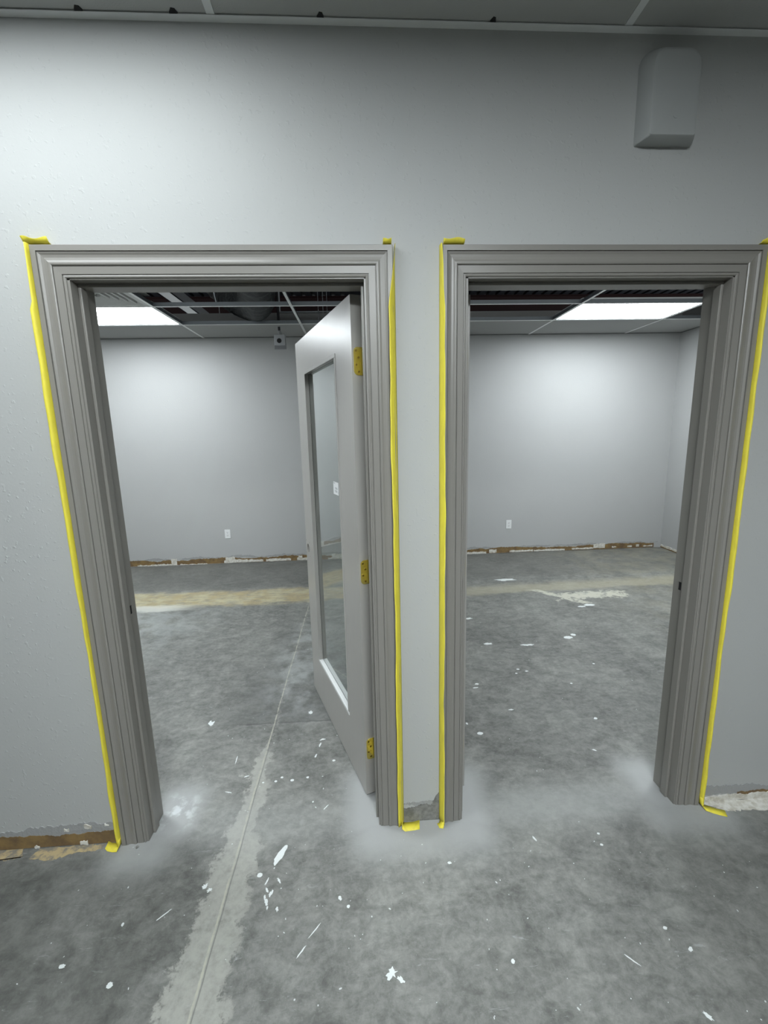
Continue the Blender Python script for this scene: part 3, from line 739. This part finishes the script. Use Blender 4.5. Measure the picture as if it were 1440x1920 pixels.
# ------------------------------------------------------------------ paint drips on the floor
def blob(x, y, rx, ry, ang=0, seed=0, jag=.25, h=.0007, n_=18):
    h = .0005 + .00003*(seed % 23)
    rnd = random.Random(seed); pts = []; r = 1
    for i in range(n_):
        t = 2*PI*i/n_; r = 1 + rnd.uniform(-jag, jag)
        a, b = rx*r*math.cos(t), ry*r*math.sin(t)
        pts.append((x+a*math.cos(ang)-b*math.sin(ang), y+a*math.sin(ang)+b*math.cos(ang), .0002))
    return MB().prism(pts, (0, 0, h)).build('paint_drip', m_spot, floor)
SP = [(-.364, -.090, .040, .013, 1.15, .22), (-.427, -.164, .010, .0085, 0, .06), (-.911, .753, .012, .020, .2, .4), (-.898, .750, .006, .022, -.15, .3),
      (-.388, -.222, .004, .010, .3, .4), (-.372, -.236, .005, .012, -.3, .4), (-.383, -.262, .005, .014, .4, .4), (-.392, -.245, .004, .008, .1, .4), (-.375, -.283, .003, .007, .1, .4), (-.350, -.190, .004, .012, .6, .4),
      (-.395, -.190, .003, .012, -.3, .4), (-.340, -.290, .004, .008, .2, .4), (-.731, -.279, .024, .0022, .75, .3), (-.201, -.367, .028, .0018, .85, .3), (-.238, -.425, .020, .0022, .9, .3),
      (.296, -.172, .007, .005, 0, .2), (.428, -.499, .007, .0055, 1.2, .2), (.913, -.145, .006, .0045, 0, .2), (.927, -.097, .006, .004, 0, .2), (.96, -.445, .007, .005, 0, .2),
      (.999, -.508, .008, .005, .6, .2), (.798, -.522, .024, .0018, -.8, .3), (.929, -.664, .011, .005, -.9, .3), (.611, .534, .016, .012, 0, .12), (1.609, 1.57, .034, .022, 0, .15), (1.67, 1.61, .02, .018, 0, .2),
      (2.11, 2.179, .05, .022, 0, .2), (2.02, 2.15, .035, .015, 0, .2), (-.451, .288, .007, .006, 0, .1), (-.373, .288, .009, .007, 0, .1), (-.425, .31, .006, .006, 0, .2), (-.30, .30, .007, .006, 0, .2),
      (.049, -.502, .016, .012, .5, .5), (.075, -.520, .012, .005, -.7, .5), (-.09, -.30, .006, .005, 0, .2), (-.12, -.27, .005, .008, .5, .3), (-.26, .52, .004, .014, -.2, .3), (-.275, .44, .004, .012, -.3, .3),
      (-.18, .40, .008, .006, 0, .2), (-.25, .56, .014, .006, .3, .4), (-.34, .80, .012, .014, 0, .3), (-.20, .82, .005, .012, 0, .3), (-.18, .745, .005, .005, 0, .1), (-.60, .33, .012, .003, .3, .4), (-.66, .24, .014, .003, -.3, .4),
      (-.68, .45, .0025, .03, .05, .3), (-.20, .12, .015, .0022, .9, .3), (-.26, .155, .004, .004, 0, .2), (-.51, .285, .005, .004, 0, .2), (-.62, -.19, .010, .009, 0, .5), (-.60, -.205, .009, .006, .4, .5),
      (1.05, 1.15, .010, .007, 0, .2), (1.10, 1.12, .012, .007, 0, .3), (1.02, 1.10, .008, .006, 0, .3), (.85, .72, .014, .005, 0, .3), (1.30, .60, .010, .008, .3, .3), (1.16, .36, .010, .004, -.6, .3), (.56, .62, .006, .008, 0, .2),
      (.90, 2.0, .05, .018, 0, .3), (.95, 1.53, .03, .014, 0, .3), (1.25, 1.48, .05, .012, 0, .4), (.70, .96, .02, .005, .1, .3), (.72, 1.0, .012, .009, .1, .3), (1.33, .95, .008, .006, 0, .2), (1.60, 1.17, .008, .006, 0, .2),
      (1.57, 2.95, .10, .035, 0, .4), (.66, -.10, .004, .012, .3, .3), (-.99, -.41, .010, .006, 0, .2), (-.86, -.30, .004, .006, .3, .2), (-.81, -.47, .009, .008, 0, .2)]
for i, (x, y, rx, ry, a, j) in enumerate(SP): blob(x, y, rx, ry, a, i, j)
rnd = random.Random(5); st = MB()
for i in range(260):
    if i < 130: x, y = rnd.uniform(-1.1, 1.6), rnd.uniform(-.75, .0)
    elif i < 200: x, y = rnd.uniform(-.85, .0), rnd.uniform(.1, 1.6)
    else: x, y = rnd.uniform(.45, 2.2), rnd.uniform(.2, 2.2)
    r = rnd.choice((.0010, .0013, .0017, .0024)); el = rnd.uniform(.6, 2.2); a = rnd.uniform(0, PI)
    pts = [(x+r*el*math.cos(t)*math.cos(a)-r*math.sin(t)*math.sin(a), y+r*el*math.cos(t)*math.sin(a)+r*math.sin(t)*math.cos(a), .0002) for t in (2*PI*k/6 for k in range(6))]
    st.prism(pts, (0, 0, .0006))
tag(st.build('paint_specks', Mat('greyish_paint_speck', (.50, .52, .51), .5).m, floor), kind='stuff')
# lump of debris by the left casing foot
tag(MB().cyl((-.953, -.012, .002), (-.944, -.016, .009), .006, .003, n=7).build('debris_crumb', m_greybase), 'small grey crumb of debris on the floor at the foot of the left casing', 'debris')
